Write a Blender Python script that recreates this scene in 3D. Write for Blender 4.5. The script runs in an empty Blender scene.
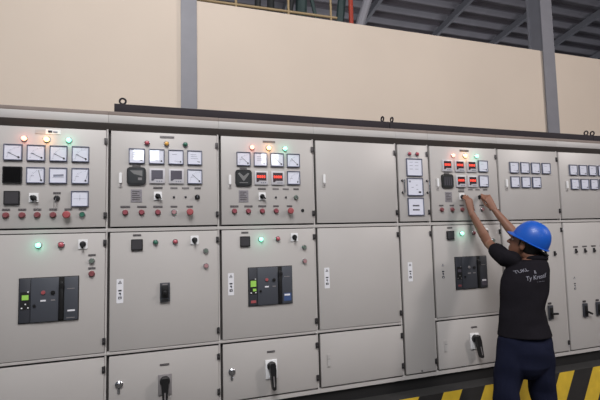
import bpy, bmesh, math, random
from mathutils import Vector, Matrix, Quaternion
from mathutils.bvhtree import BVHTree
random.seed(7)
S = bpy.context.scene
COL = S.collection
PI = math.pi

# ------------------------------------------------------------------ camera
cam_d = bpy.data.cameras.new('camera')
cam_d.sensor_width = 36.0
cam_d.lens = 420.0 / 600.0 * 36.0
cam = bpy.data.objects.new('camera', cam_d)
COL.objects.link(cam)
yaw, pit, roll = math.radians(18.306), math.radians(4.128), math.radians(-1.328)
cy, sy, cp, sp = math.cos(yaw), math.sin(yaw), math.cos(pit), math.sin(pit)
fw = Vector((sy * cp, cy * cp, sp)); r0 = Vector((cy, -sy, 0)); u0 = r0.cross(fw)
rt = r0 * math.cos(roll) + u0 * math.sin(roll); up = -r0 * math.sin(roll) + u0 * math.cos(roll)
M = Matrix((rt, up, -fw)).transposed().to_4x4()
M.translation = Vector((0.312, -2.905, 1.65))
cam.matrix_world = M
S.camera = cam

# ------------------------------------------------------------------ light and exposure
S.view_settings.view_transform = 'Standard'
S.view_settings.look = 'None'
S.view_settings.exposure = 0.13
S.view_settings.gamma = 1.0
S.view_settings.use_curve_mapping = False
w = bpy.data.worlds.new('world'); S.world = w; w.use_nodes = True
w.node_tree.nodes['Background'].inputs[0].default_value = (0.80, 0.90, 1.0, 1)
w.node_tree.nodes['Background'].inputs[1].default_value = 0.13

def area(name, loc, target, size, power, col):
    d = bpy.data.lights.new(name, 'AREA'); d.shape = 'RECTANGLE'
    d.size, d.size_y = size; d.energy = power; d.color = col
    o = bpy.data.objects.new(name, d); COL.objects.link(o); o.location = loc
    o.rotation_euler = (Vector(target) - Vector(loc)).to_track_quat('-Z', 'Y').to_euler()
    return o
area('hall_daylight_key', (9.0, -5.6, 6.0), (2.5, 0.3, 1.6), (1.0, 1.0), 300, (1.0, 0.92, 0.88))
area('hall_daylight_fill', (-0.2, -4.4, 7.0), (0.9, 0.3, 2.2), (3.0, 3.0), 435, (1.0, 0.985, 0.98))
area('roof_fill_light', (9.0, 13.5, 1.5), (9.0, 9.5, 9.0), (14.0, 2.0), 230, (0.93, 0.95, 1.0))  # unseen lamp added beyond the wall to brighten the roof underside

# ------------------------------------------------------------------ materials
def lin(c):
    f = lambda v: v / 12.92 if v <= 0.04045 else ((v + 0.055) / 1.055) ** 2.4
    return (f(c[0] / 255), f(c[1] / 255), f(c[2] / 255), 1)
MATS = {}
def mat(name, rgb, rough=0.5, metal=0.0, emit=0.0, ecol=None, noise=0.0, nscale=6.0, coat=0.0, spec=0.5, bump=0.0, bscale=80.0):
    if name in MATS: return MATS[name]
    m = bpy.data.materials.new(name); m.use_nodes = True
    nt = m.node_tree; b = nt.nodes['Principled BSDF']
    c = lin(rgb)
    b.inputs['Base Color'].default_value = c
    b.inputs['Roughness'].default_value = rough
    b.inputs['Metallic'].default_value = metal
    b.inputs['Specular IOR Level'].default_value = spec
    if coat:
        b.inputs['Coat Weight'].default_value = coat; b.inputs['Coat Roughness'].default_value = 0.02
    if emit:
        b.inputs['Emission Color'].default_value = lin(ecol or rgb); b.inputs['Emission Strength'].default_value = emit
    if noise or bump:
        tc = nt.nodes.new('ShaderNodeTexCoord')
    if noise:
        n = nt.nodes.new('ShaderNodeTexNoise'); n.inputs['Scale'].default_value = nscale; n.inputs['Detail'].default_value = 5
        nt.links.new(tc.outputs['Object'], n.inputs['Vector'])
        r = nt.nodes.new('ShaderNodeMapRange'); r.inputs[1].default_value = 0.3; r.inputs[2].default_value = 0.7
        r.inputs[3].default_value = 1 - noise; r.inputs[4].default_value = 1 + noise
        nt.links.new(n.outputs['Fac'], r.inputs[0])
        mx = nt.nodes.new('ShaderNodeMix'); mx.data_type = 'RGBA'; mx.blend_type = 'MULTIPLY'; mx.inputs[0].default_value = 1
        mx.inputs[6].default_value = c
        nt.links.new(r.outputs[0], mx.inputs[7]); nt.links.new(mx.outputs[2], b.inputs['Base Color'])
    if bump:
        n2 = nt.nodes.new('ShaderNodeTexNoise'); n2.inputs['Scale'].default_value = bscale; n2.inputs['Detail'].default_value = 3
        nt.links.new(tc.outputs['Object'], n2.inputs['Vector'])
        bp = nt.nodes.new('ShaderNodeBump'); bp.inputs['Strength'].default_value = bump; bp.inputs['Distance'].default_value = 0.01
        nt.links.new(n2.outputs['Fac'], bp.inputs['Height']); nt.links.new(bp.outputs[0], b.inputs['Normal'])
    MATS[name] = m
    return m

PAINT = mat('cabinet_paint', (184, 180, 178), 0.42, noise=0.025, nscale=3.0, bump=0.03, bscale=260)
FASC = mat('fascia_paint', (180, 177, 176), 0.55, noise=0.03, nscale=4)
GAPSH = mat('gap_shade', (66, 62, 61), 0.7)
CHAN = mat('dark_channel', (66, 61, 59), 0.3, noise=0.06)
CAPM = mat('dusty_roof_edge', (128, 116, 110), 0.7, noise=0.08, nscale=9)
BEAM = mat('beam_paint', (54, 50, 54), 0.85, noise=0.08, nscale=7, spec=0.15)
BLACK = mat('black_plastic', (26, 26, 28), 0.4)
BLACK2 = mat('black_paint', (24, 23, 24), 0.65, noise=0.1)
DGREY = mat('breaker_grey', (58, 60, 67), 0.45)
DGREY2 = mat('breaker_grey_light', (72, 75, 83), 0.45)
BEZEL = mat('meter_bezel', (98, 102, 122), 0.4)
BEZL = mat('light_bezel', (196, 194, 200), 0.4)
FACE = mat('meter_face', (222, 224, 238), 0.3, coat=1.0, spec=0.4)
INK = mat('ink', (40, 40, 50), 0.6)
INKL = mat('ink_pale', (130, 134, 150), 0.6)
WHITE = mat('white_plastic', (232, 232, 234), 0.4)
PAPER = mat('white_sticker', (226, 226, 232), 0.6)
CHROME = mat('chrome', (190, 190, 195), 0.25, metal=1.0)
RED = mat('red_button', (146, 76, 86), 0.35)
REDD = mat('dull_red_button', (132, 76, 80), 0.4)
ESTOP = mat('estop_red', (164, 84, 88), 0.35)
GRN = mat('green_button', (58, 110, 92), 0.35)
GRN2 = mat('grey_green_button', (104, 116, 108), 0.4)
PINKB = mat('pale_button', (168, 128, 132), 0.4)
YELD = mat('amber_lens', (222, 170, 84), 0.3, coat=0.5)
REDL = mat('red_lens', (178, 84, 96), 0.3, coat=0.5)
LITR = mat('lit_red_lens', (255, 120, 90), 0.4, emit=3.0, ecol=(255, 165, 140))
LITY = mat('lit_amber_lens', (255, 200, 120), 0.4, emit=3.4, ecol=(255, 206, 130))
LITG = mat('lit_green_lens', (140, 255, 220), 0.4, emit=2.2, ecol=(140, 255, 210))
LED = mat('red_digits', (255, 70, 50), 0.4, emit=0.85, ecol=(255, 84, 66))
SCREEN = mat('dark_screen', (84, 80, 90), 0.25)
SCREENR = mat('display_window', (62, 44, 50), 0.25)
LCD = mat('green_display', (140, 186, 84), 0.4, emit=0.2, ecol=(150, 205, 90))
RELAYG = mat('relay_glass', (58, 60, 62), 0.12, coat=0.6)
RELAYL = mat('relay_card_and_glare', (118, 118, 118), 0.4)  # card tone, reused for the reflection painted on one relay
PLATE = mat('name_plate_dark', (66, 62, 64), 0.5)
PLATE2 = mat('name_plate_grey', (132, 128, 130), 0.5)
BLUE = mat('blue_label', (62, 84, 130), 0.5)
RATE = mat('metal_rating_plate', (134, 130, 136), 0.45, noise=0.18, nscale=70)
HING = mat('hinge_dark', (38, 36, 38), 0.5)
HINGL = mat('hinge_grey', (78, 74, 76), 0.5)

# ------------------------------------------------------------------ mesh builder
class MB:
    def __init__(s): s.bm = bmesh.new(); s.mats = []
    def mi(s, m):
        if m not in s.mats: s.mats.append(m)
        return s.mats.index(m)
    def box(s, x0, x1, y0, y1, z0, z1, m, bev=0.0, seg=2):
        t = bmesh.new()
        bmesh.ops.create_cube(t, size=1)
        for v in t.verts:
            v.co = Vector(((x0 + x1) / 2 + v.co.x * (x1 - x0), (y0 + y1) / 2 + v.co.y * (y1 - y0), (z0 + z1) / 2 + v.co.z * (z1 - z0)))
        if bev: bmesh.ops.bevel(t, geom=t.edges[:], offset=bev, segments=seg, affect='EDGES', profile=0.5)
        return s.merge(t, m)
    def merge(s, t, m, mtx=None):
        k = s.mi(m); vs = {}
        for v in t.verts: vs[v] = s.bm.verts.new(mtx @ v.co if mtx else v.co)
        for f in t.faces:
            try:
                g = s.bm.faces.new([vs[v] for v in f.verts]); g.material_index = k
            except ValueError: pass
        t.free(); return s
    def poly(s, pts, y0, y1, m):
        """outline in (x, z), extruded from y0 (front) to y1 (back)"""
        t = bmesh.new()
        a = [t.verts.new((x, y0, z)) for x, z in pts]; b = [t.verts.new((x, y1, z)) for x, z in pts]
        n = len(pts)
        t.faces.new(a); t.faces.new(b[::-1])
        for i in range(n): t.faces.new((a[i], b[i], b[(i + 1) % n], a[(i + 1) % n]))
        bmesh.ops.recalc_face_normals(t, faces=t.faces[:])
        return s.merge(t, m)
    def rbox(s, cx, cz, wd, ht, r, y0, y1, m):
        pts = []
        for k, (sx, sz) in enumerate(((1, 1), (-1, 1), (-1, -1), (1, -1))):
            for j in range(5):
                a = k * PI / 2 + j * PI / 8
                pts.append((cx + sx * (wd / 2 - r) + r * math.cos(a), cz + sz * (ht / 2 - r) + r * math.sin(a)))
        return s.poly(pts, y0, y1, m)
    def lathe(s, cx, cz, prof, m, n=20):
        """profile of (radius, y) about an axis along y through (cx, cz)"""
        t = bmesh.new(); rings = []
        for r, y in prof:
            if r <= 1e-6: rings.append([t.verts.new((cx, y, cz))])
            else: rings.append([t.verts.new((cx + r * math.cos(2 * PI * i / n), y, cz + r * math.sin(2 * PI * i / n))) for i in range(n)])
        for a, b in zip(rings, rings[1:]):
            for i in range(n):
                j = (i + 1) % n
                q = [a[i % len(a)], a[j % len(a)], b[j % len(b)], b[i % len(b)]]
                q = list(dict.fromkeys(q))
                if len(q) >= 3: t.faces.new(q)
        for r in (rings[0], rings[-1]):
            if len(r) > 1: t.faces.new(r)
        bmesh.ops.recalc_face_normals(t, faces=t.faces[:])
        return s.merge(t, m)
    def bar(s, p0, p1, r, m, n=10, w2=None):
        """square or round bar between two points"""
        p0, p1 = Vector(p0), Vector(p1); d = p1 - p0; t = bmesh.new()
        if w2 is None:
            bmesh.ops.create_cone(t, cap_ends=True, segments=n, radius1=r, radius2=r, depth=d.length)
        else:
            bmesh.ops.create_cube(t, size=1)
            for v in t.verts: v.co = Vector((v.co.x * r, v.co.y * w2, v.co.z * d.length))
        mtx = Matrix.Translation((p0 + p1) / 2) @ d.to_track_quat('Z', 'Y').to_matrix().to_4x4()
        return s.merge(t, m, mtx)
    def torus(s, c, R, r, m, axis='y', n=20, k=8):
        t = bmesh.new(); g = []
        for i in range(n):
            a = 2 * PI * i / n; row = []
            for j in range(k):
                b = 2 * PI * j / k; q = R + r * math.cos(b); h = r * math.sin(b)
                p = {'y': (q * math.cos(a), h, q * math.sin(a)), 'x': (h, q * math.cos(a), q * math.sin(a)), 'z': (q * math.cos(a), q * math.sin(a), h)}[axis]
                row.append(t.verts.new(Vector(c) + Vector(p)))
            g.append(row)
        for i in range(n):
            for j in range(k):
                t.faces.new((g[i][j], g[(i + 1) % n][j], g[(i + 1) % n][(j + 1) % k], g[i][(j + 1) % k]))
        bmesh.ops.recalc_face_normals(t, faces=t.faces[:])
        return s.merge(t, m)
    def stroke(s, a, b, wd, y, m):
        """thin ink line on a face at depth y between two (x, z) points"""
        a, b = Vector(a), Vector(b); d = (b - a).normalized(); n = Vector((-d.y, d.x)) * wd / 2
        return s.poly([tuple(a + n), tuple(a - n), tuple(b - n), tuple(b + n)], y, y + 0.0008, m)
    def mesh(s, name, smooth=True):
        me = bpy.data.meshes.new(name); s.bm.to_mesh(me); s.bm.free()
        for m in s.mats: me.materials.append(m)
        if smooth:
            me.shade_smooth(); me.set_sharp_from_angle(angle=math.radians(35))
        return me

def put(name, me, parent=None, loc=(0, 0, 0), label=None, cat=None, group=None, kind=None):
    o = bpy.data.objects.new(name, me); COL.objects.link(o); o.location = loc
    if parent: o.parent = parent
    if label: o['label'] = label
    if cat: o['category'] = cat
    if group: o['group'] = group
    if kind: o['kind'] = kind
    return o
def empty(name, loc, label, cat, group=None):
    return put(name, None, None, loc, label, cat, group)

# ------------------------------------------------------------------ the setting
KT = 0.39            # top of the raised pad the lineup stands on
WALLM = mat('cream_wall', (212, 198, 184), 0.8, noise=0.03, nscale=0.9, bump=0.04, bscale=30)
STEEL = mat('grey_steel', (126, 126, 134), 0.5, noise=0.05, nscale=5)
ROOFM = mat('roof_sheet', (168, 164, 172), 0.6, noise=0.08, nscale=2)
PURL = mat('purlin_steel', (112, 108, 116), 0.6)
RAFT = mat('rafter_steel', (142, 142, 150), 0.6)
FLOORM = mat('floor_concrete', (84, 82, 78), 0.55, noise=0.1, nscale=2.5)
REARM = mat('rear_wall', (120, 114, 108), 0.85, noise=0.04)

b = MB(); b.box(-7, 22, -9.2, 16.2, -0.1, 0, FLOORM); put('floor', b.mesh('floor'), kind='structure')
WT = 4.40
b = MB(); b.box(-7, 22, 2.03, 2.2, 0, WT, WALLM); put('wall_back', b.mesh('wall_back'), kind='structure')
def roof_z(y): return 10.42 - 0.18 * (y - 2)
b = MB()
t = bmesh.new()
q = [t.verts.new(p) for p in ((-7, -9.2, roof_z(-9.2)), (22, -9.2, roof_z(-9.2)), (22, 16.2, roof_z(16.2)), (-7, 16.2, roof_z(16.2)))]
q2 = [t.verts.new(v.co + Vector((0, 0, 0.04))) for v in q]
t.faces.new(q[::-1]); t.faces.new(q2)
for i in range(4): t.faces.new((q[i], q[(i + 1) % 4], q2[(i + 1) % 4], q2[i]))
b.merge(t, ROOFM); ceil_o = put('ceiling', b.mesh('ceiling'), kind='structure')
for y in [5.3 + 0.6 * i for i in range(14)]:
    b = MB(); b.box(-7, 22, y - 0.035, y + 0.035, roof_z(y) - 0.14, roof_z(y) - 0.01, PURL); put('purlin', b.mesh('purlin', False), ceil_o)
for x in (4.1, 6.95, 9.95, 12.6, 15.25, 18.0):
    b = MB(); b.bar((x, 2.3, roof_z(2.3) - 0.25), (x, 16, roof_z(16) - 0.25), 0.11, RAFT, w2=0.22); put('rafter', b.mesh('rafter', False), ceil_o)
# unseen far wall, added to keep the bay behind the low partition dark, and the rear wall of the hall behind the viewer with its two high windows
b = MB(); b.box(-7, 22, 16.2, 16.35, 0, roof_z(16.2), REARM); put('wall_far', b.mesh('wall_far'), kind='structure')
WINS = ((-0.40, 0.25, 3.62, 4.6), (3.08, 3.62, 3.60, 4.6))
xs = [-7, WINS[0][0], WINS[0][1], WINS[1][0], WINS[1][1], 22]
b = MB()
zt = roof_z(-9)
b.box(-7, 22, -9.2, -9.0, 0, 3.60, REARM); b.box(-7, 22, -9.2, -9.0, 4.60, zt, REARM)
for i in (0, 2, 4): b.box(xs[i], xs[i + 1], -9.2, -9.0, 3.60, 4.60, REARM)
put('wall_rear', b.mesh('wall_rear'), kind='structure')
DAY = mat('daylit_window_glass', (235, 242, 255), 0.3, emit=16.0, ecol=(235, 243, 255))
for k, (a0, a1, z0, z1) in enumerate(WINS):
    b = MB(); b.box(a0, a1, -9.12, -9.09, z0, z1, DAY); wo = put('window_%d' % (k + 1), b.mesh('window'), kind='structure')
    b = MB()
    for (p, q_, r_, s_) in ((a0 - .03, a0, z0 - .03, z1 + .03), (a1, a1 + .03, z0 - .03, z1 + .03), (a0, a1, z0 - .03, z0), (a0, a1, z1, z1 + .03)):
        b.box(p, q_, -9.14, -8.98, r_, s_, WHITE)
    put('window_frame', b.mesh('window_frame', False), wo)

# two steel columns (H section) in front of the wall
def hcol(x0, x1, y0, y1, z1):
    b = MB(); xm = (x0 + x1) / 2
    b.box(x0, x1, y0, y0 + 0.02, 0, z1, STEEL); b.box(x0, x1, y1 - 0.02, y1, 0, z1, STEEL)
    b.box(xm - 0.09, xm + 0.09, y0 + 0.02, y1 - 0.02, 0, z1, STEEL)
    return put('column', b.mesh('column', False), kind='structure')
hcol(0.525, 0.705, 1.99, 2.25, roof_z(2.2))
hcol(6.03, 6.265, 1.99, 2.26, roof_z(2.2))

# raised concrete pad with hazard stripes on its front edge
km = bpy.data.materials.new('hazard_stripes'); km.use_nodes = True
nt = km.node_tree; bs = nt.nodes['Principled BSDF']; bs.inputs['Roughness'].default_value = 0.6
tc = nt.nodes.new('ShaderNodeTexCoord'); sx = nt.nodes.new('ShaderNodeSeparateXYZ'); nt.links.new(tc.outputs['Object'], sx.inputs[0])
def mth(op, a, b_):
    n = nt.nodes.new('ShaderNodeMath'); n.operation = op
    for i, v in enumerate((a, b_)):
        if isinstance(v, (int, float)): n.inputs[i].default_value = v
        else: nt.links.new(v, n.inputs[i])
    return n.outputs[0]
sl = mth('SUBTRACT', sx.outputs['X'], mth('MULTIPLY', sx.outputs['Z'], 0.50))
ph = mth('MODULO', mth('ADD', mth('DIVIDE', mth('SUBTRACT', sl, 3.336), 0.39), 40.0), 1.0)
yel = mth('LESS_THAN', ph, 0.44)
mx = nt.nodes.new('ShaderNodeMix'); mx.data_type = 'RGBA'; nt.links.new(yel, mx.inputs[0])
mx.inputs[6].default_value = lin((40, 38, 38)); mx.inputs[7].default_value = lin((222, 186, 56))
nz = nt.nodes.new('ShaderNodeTexNoise'); nz.inputs['Scale'].default_value = 9; nz.inputs['Detail'].default_value = 6; nt.links.new(tc.outputs['Object'], nz.inputs['Vector'])
rg = nt.nodes.new('ShaderNodeMapRange'); rg.inputs[1].default_value = 0.35; rg.inputs[2].default_value = 0.65; rg.inputs[3].default_value = 0.86; rg.inputs[4].default_value = 1.05; nt.links.new(nz.outputs['Fac'], rg.inputs[0])
m2 = nt.nodes.new('ShaderNodeMix'); m2.data_type = 'RGBA'; m2.blend_type = 'MULTIPLY'; m2.inputs[0].default_value = 1
nt.links.new(mx.outputs[2], m2.inputs[6]); nt.links.new(rg.outputs[0], m2.inputs[7]); nt.links.new(m2.outputs[2], bs.inputs['Base Color'])
PADM = mat('pad_concrete', (46, 45, 45), 0.7, noise=0.12, nscale=8)
b = MB(); b.box(-1.2, 6.0, -0.1, 0.95, 0, KT, km)
for f in b.bm.faces:
    if abs(f.normal.z) > 0.5 or f.calc_center_median().z > KT - 1e-4: f.material_index = b.mi(PADM)
put('kerb', b.mesh('kerb', False), kind='structure')

# ------------------------------------------------------------------ instruments (one mesh each, shared by the repeats)
def m_meter(kind):
    b = MB(); h = 0.049
    for (x0, x1, z0, z1) in ((-h, h, h - .0055, h), (-h, h, -h, -h + .0055), (-h, -h + .0055, -h + .0055, h - .0055), (h - .0055, h, -h + .0055, h - .0055)):
        b.box(x0, x1, -0.014, 0, z0, z1, BEZEL, 0.0012, 1)
    b.box(-h + .005, h - .005, -0.009, 0, -h + .005, h - .005, FACE)
    y = -0.0098
    px_, pz_ = 0.030, -0.030
    if kind in ('rest', 'half', 'up', 'off'):
        for k in range(13):                                   # scale ticks on a quarter arc about the pivot
            a = PI / 2 + k * PI / 24
            c_, s_ = math.cos(a), math.sin(a)
            b.stroke((px_ + .056 * c_, pz_ + .056 * s_), (px_ + (.061 if k % 3 else .065) * c_, pz_ + (.061 if k % 3 else .065) * s_), .0012, y, INKL)
        ang = {'rest': 153, 'half': 137, 'up': 104, 'off': 76}[kind]
        a = math.radians(ang)
        b.stroke((px_, pz_), (px_ + .062 * math.cos(a), pz_ + .062 * math.sin(a)), .0024, y - .0006, INK if kind != 'off' else INKL)
        b.lathe(px_, pz_, [(.0055, y + .001), (.0055, y - .002), (0, y - .002)], INK, 12)
        b.stroke((-.024, -.004), (-.008, -.004), .0022, y, INKL)
    elif kind == 'hz':                                        # frequency meter: reed row
        b.stroke((-.026, -.002), (.030, .002), .014, y, INKL)
        b.stroke((-.030, -.012), (.032, -.012), .0015, y, INKL)
    elif kind == 'sync':                                      # synchroscope cross
        b.stroke((-.036, 0), (.036, 0), .0014, y, INKL); b.stroke((0, -.012), (0, .026), .0014, y, INKL)
        b.lathe(0, 0, [(.003, y + .001), (.003, y - .001), (0, y - .001)], INKL, 10)
    elif kind == 'faint':
        b.stroke((px_, pz_), (px_ - .04, pz_ + .004), .0015, y, INKL)
        b.lathe(px_, pz_, [(.005, y + .001), (.005, y - .002), (0, y - .002)], INK, 12)
        b.stroke((-.024, .018), (.006, .018), .002, y, INKL)
    elif kind == 'cards':
        for k in range(3): b.stroke((-.026, .020 - .013 * k), (.010 + .006 * k, .020 - .013 * k), .002, y, INKL)
        b.stroke((px_ - .012, pz_ + .004), (px_ + .004, pz_), .004, y, INK)
    return b.mesh('analog_meter')
METER = {k: m_meter(k) for k in ('rest', 'half', 'up', 'off', 'hz', 'sync', 'faint', 'cards')}

SEG8 = (((0, 1), (1, 1)), ((0, 0), (1, 0)), ((0, -1), (1, -1)), ((0, 0), (0, 1)), ((1, 0), (1, 1)), ((0, -1), (0, 0)), ((1, -1), (1, 0)))
def m_digital(lit):
    b = MB(); h = 0.049
    b.box(-h, h, -0.012, 0, -h, h, BEZL, 0.003, 2)
    b.poly([(-.036, .038), (.036, .038), (.036, -.020), (-.014, -.020), (-.024, -.030), (-.036, -.030)], -0.0135, -0.010, SCREENR if lit else SCREEN)
    if lit:
        for d in range(4):
            x0 = -.029 + d * .0155; wd, ht = .0085, .0075
            for (p, q_) in SEG8:
                b.stroke((x0 + p[0] * wd, .008 + p[1] * ht), (x0 + q_[0] * wd, .008 + q_[1] * ht), .0034, -0.0145, LED)
    for k in range(3): b.box(-.004 + .014 * k, .004 + .014 * k, -0.0135, -0.012, -.038, -.032, INKL if not lit else BEZEL)
    return b.mesh('digital_meter')
DIGI = {True: m_digital(True), False: m_digital(False)}
def m_blank(wd, m, fr):
    b = MB(); b.rbox(0, 0, wd, wd, .004, -0.012, 0, fr); b.rbox(0, 0, wd - .012, wd - .012, .003, -0.0135, -0.01, m); return b.mesh('blanking_panel')
def m_relay(kind):
    b = MB(); b.rbox(0, 0, .116, .116, .022, -0.012, 0, BLACK); b.rbox(0, 0, .094, .094, .014, -0.015, -0.01, RELAYG)
    y = -0.0158
    if kind == 'vee':
        b.poly([(-.040, .030), (-.030, .036), (0, .012), (.030, .036), (.040, .030), (.004, -.020), (-.004, -.020)], y, y + .002, RELAYL)
        b.box(-.03, .03, y, y + .002, -.036, -.031, RELAYL)
    elif kind == 'slash':
        b.poly([(-.040, .036), (.036, .036), (.036, -.002), (.018, .004), (-.016, .014)], y, y + .002, RELAYL)  # pale shape painting a diagonal reflection on the relay glass
        b.box(.010, .034, y, y + .002, -.026, -.010, PLATE2)
    else:
        for k in range(4): b.box(-.034 + .02 * k, -.026 + .02 * k, y, y + .002, -.034, .034, SCREEN)
    return b.mesh('protection_relay')
RELAY = {k: m_relay(k) for k in ('vee', 'slash', 'bars')}
def m_lamp(m, r=.0145):
    b = MB(); b.lathe(0, 0, [(r * 1.25, 0), (r * 1.25, -.005), (r * 1.05, -.008)], CHROME)
    b.lathe(0, 0, [(r, -.006), (r, -.014), (r * .8, -.019), (r * .4, -.0225), (0, -.0235)], m); return b.mesh('pilot_lamp')
def m_button(m, r=.0142):
    b = MB(); b.lathe(0, 0, [(r * 1.3, 0), (r * 1.3, -.007), (r * 1.08, -.011), (r * 1.08, -.004)], CHROME if m not in (RED, REDD) else REDD)
    b.lathe(0, 0, [(r, -.004), (r, -.015), (r * .85, -.018), (0, -.0175)], m); return b.mesh('push_button')
def m_estop():
    b = MB(); b.lathe(0, 0, [(.016, 0), (.016, -.012), (.013, -.014), (.013, -.022)], BLACK)
    b.lathe(0, 0, [(.019, -.022), (.0225, -.026), (.0225, -.034), (.018, -.040), (0, -.042)], ESTOP); return b.mesh('emergency_stop_button')
def m_selector(ang=-35):
    b = MB(); b.rbox(0, 0, .050, .056, .004, -0.006, 0, WHITE); b.lathe(0, -.002, [(.0175, -.006), (.0165, -.016), (.010, -.018), (0, -.018)], BLACK)
    a = math.radians(ang); d = Vector((math.cos(a), math.sin(a))); n = Vector((-d.y, d.x)); c = Vector((0, -.002))
    b.poly([tuple(c + d * .028 + n * .003), tuple(c + d * -.016 + n * .008), tuple(c - d * .016 - n * .008), tuple(c + d * .028 - n * .003)], -0.030, -0.016, BLACK)
    return b.mesh('selector_switch')
def m_selector_plain():
    b = MB(); b.rbox(0, 0, .052, .058, .004, -0.006, 0, WHITE); b.lathe(0, 0, [(.0185, -.006), (.017, -.014), (0, -.016)], BLACK)
    b.box(-.006, .006, -0.032, -0.014, -.026, .012, BLACK, .002); return b.mesh('selector_switch')
def m_key(keys):
    b = MB(); b.lathe(0, 0, [(.0175, 0), (.0175, -.008), (.014, -.014), (.006, -.015), (0, -.014)], BLACK if keys != 'g' else GRN2)
    b.box(-.002, .002, -.030, -.012, -.010, .010, CHROME, .0008, 1)
    if keys is True:
        b.torus((0, -.032, -.020), .012, .0012, CHROME, 'x', 16, 6); b.box(-.012, -.009, -.024, -.022, -.060, -.022, PLATE, .0005, 1); b.box(.004, .006, -.024, -.022, -.050, -.024, PLATE2, .0005, 1)
    return b.mesh('key_switch')
def m_pot():
    b = MB(); b.lathe(0, 0, [(.0075, 0), (.0075, -.004), (.004, -.005), (.004, -.009), (0, -.009)], INK, 12); return b.mesh('trim_potentiometer')
def m_plate(wd, ht, m, dash=True):
    b = MB(); b.box(-wd / 2, wd / 2, -0.0025, 0, -ht / 2, ht / 2, m, .0006, 1)
    if dash:
        n = max(3, int(wd / .008)); random.seed(int(wd * 1e5))
        for k in range(n):
            x = -wd / 2 + wd * (k + .5) / n; b.box(x - .0021, x + .0019, -0.0032, -0.002, -ht * random.uniform(.15, .28), ht * random.uniform(.15, .28), PLATE2 if m is PLATE else PLATE)
    return b.mesh('name_plate')
def m_rating():
    b = MB(); b.box(-.034, .034, -0.003, 0, -.042, .042, RATE, .001, 1)
    for k in range(5): b.box(-.026, random.uniform(.005, .027), -0.0038, -0.002, .026 - .013 * k, .031 - .013 * k, PLATE)
    b.box(.006, .026, -0.0038, -0.002, -.034, -.012, PLATE2); return b.mesh('rating_plate')
def m_hinge(m):
    b = MB(); b.box(-.009, .010, -0.008, .012, -.020, .020, m, .003); b.lathe(0, 0, [(.004, -.008), (.004, -.010), (0, -.010)], HINGL, 8); return b.mesh('hinge')
def m_latch():
    b = MB(); b.rbox(0, 0, .024, .100, .009, -0.005, 0, PAINT); b.rbox(.001, .012, .016, .068, .006, -0.014, -0.004, WHITE); b.lathe(.002, -.036, [(.006, -.004), (.006, -.010), (0, -.010)], PLATE2, 12); return b.mesh('door_latch')
def m_sticker(white=True):
    b = MB()
    if white: b.rbox(0, 0, .040, .150, .004, -0.0015, 0, PAPER)
    y = -0.0024
    b.poly([(-.011, .046), (.011, .046), (0, .066)], y, y + .002, INK)
    b.poly([(-.005, .049), (.005, .049), (0, .058)], y - .0006, y + .002, PAPER)
    for dz, wd in ((.004, .010), (-.014, .006)): b.box(-wd, wd, y, y + .002, dz - .005, dz + .004, INK)
    b.box(-.010, .010, y, y + .002, -.050, -.034, INK); b.box(-.004, .004, y - .0006, y + .002, -.046, -.040, PAPER)
    b.box(.000, .007, y, y + .002, -.026, -.020, INKL)
    return b.mesh('warning_sticker')
def m_acb(style):
    """draw-out breaker front 0.312 x 0.258, origin at its centre"""
    W, H = .312, .258
    X = lambda u: (u - .5) * W
    Z = lambda v: (.5 - v) * H
    b = MB(); b.box(-W / 2 - .004, W / 2 + .004, -0.006, 0, -H / 2 - .004, H / 2 + .004, BLACK2, .002)
    b.box(X(0), X(.19), -0.010, 0, Z(1), Z(0), DGREY, .003); b.box(X(.195), X(.665), -0.014, 0, Z(1), Z(0), DGREY2 if style != 'dull' else DGREY, .003)
    b.box(X(.76), X(1), -0.014, 0, Z(1), Z(0), DGREY2 if style != 'dull' else DGREY, .003); b.box(X(.665), X(.76), -0.008, 0, Z(1), Z(0), BLACK2)
    b.box(X(.675), X(.75), -0.022, -0.006, Z(.97), Z(.10), BLACK, .006); b.lathe(X(.725), Z(.19), [(.014, -.020), (.014, -.026), (0, -.027)], BLACK, 16)
    y = -0.0152
    def rc(u0, u1, v0, v1, m, yy=y): b.box(X(u0), X(u1), yy, yy + .004, Z(v1), Z(v0), m)
    rc(.02, .18, .30, .70, BLACK2, -0.0115)
    if style == 'lcd': rc(.05, .16, .37, .48, LCD, -0.013)
    elif style == 'bright': rc(.04, .165, .34, .50, LCD, -0.013); rc(.09, .165, .55, .62, LCD, -0.013); rc(.04, .16, .86, .93, ESTOP, -0.012)
    else: rc(.05, .16, .38, .47, SCREEN, -0.013); rc(.05, .15, .86, .92, REDD, -0.012)
    for u, v in ((.05, .66), (.11, .575), (.155, .66), (.15, .30)): rc(u - .012, u + .012, v - .014, v + .014, WHITE if style != 'dull' else PLATE2, -0.0128)
    b.lathe(X(.26), Z(.62), [(.008, -.014), (.008, -.021), (0, -.022)], BLACK, 12)
    b.lathe(X(.405), Z(.33), [(.011, -.014), (.011, -.020), (0, -.021)], ESTOP if style != 'dull' else PLATE2, 14); b.lathe(X(.57), Z(.345), [(.012, -.014), (.012, -.020), (0, -.021)], BLACK, 14)
    rc(.36, .45, .50, .535, PAPER if style != 'dull' else PLATE2); rc(.535, .61, .505, .53, PLATE2)
    rc(.81, .94, .265, .28, PLATE2)
    if style == 'lcd': rc(.82, .95, .765, .80, PAPER); rc(.80, .95, .94, .955, PLATE2)
    else: rc(.80, .97, .72, .93, BLUE if style == 'bright' else SCREEN); rc(.81, .94, .745, .79, PAPER, y - .001)
    return b.mesh('air_circuit_breaker')
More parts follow.
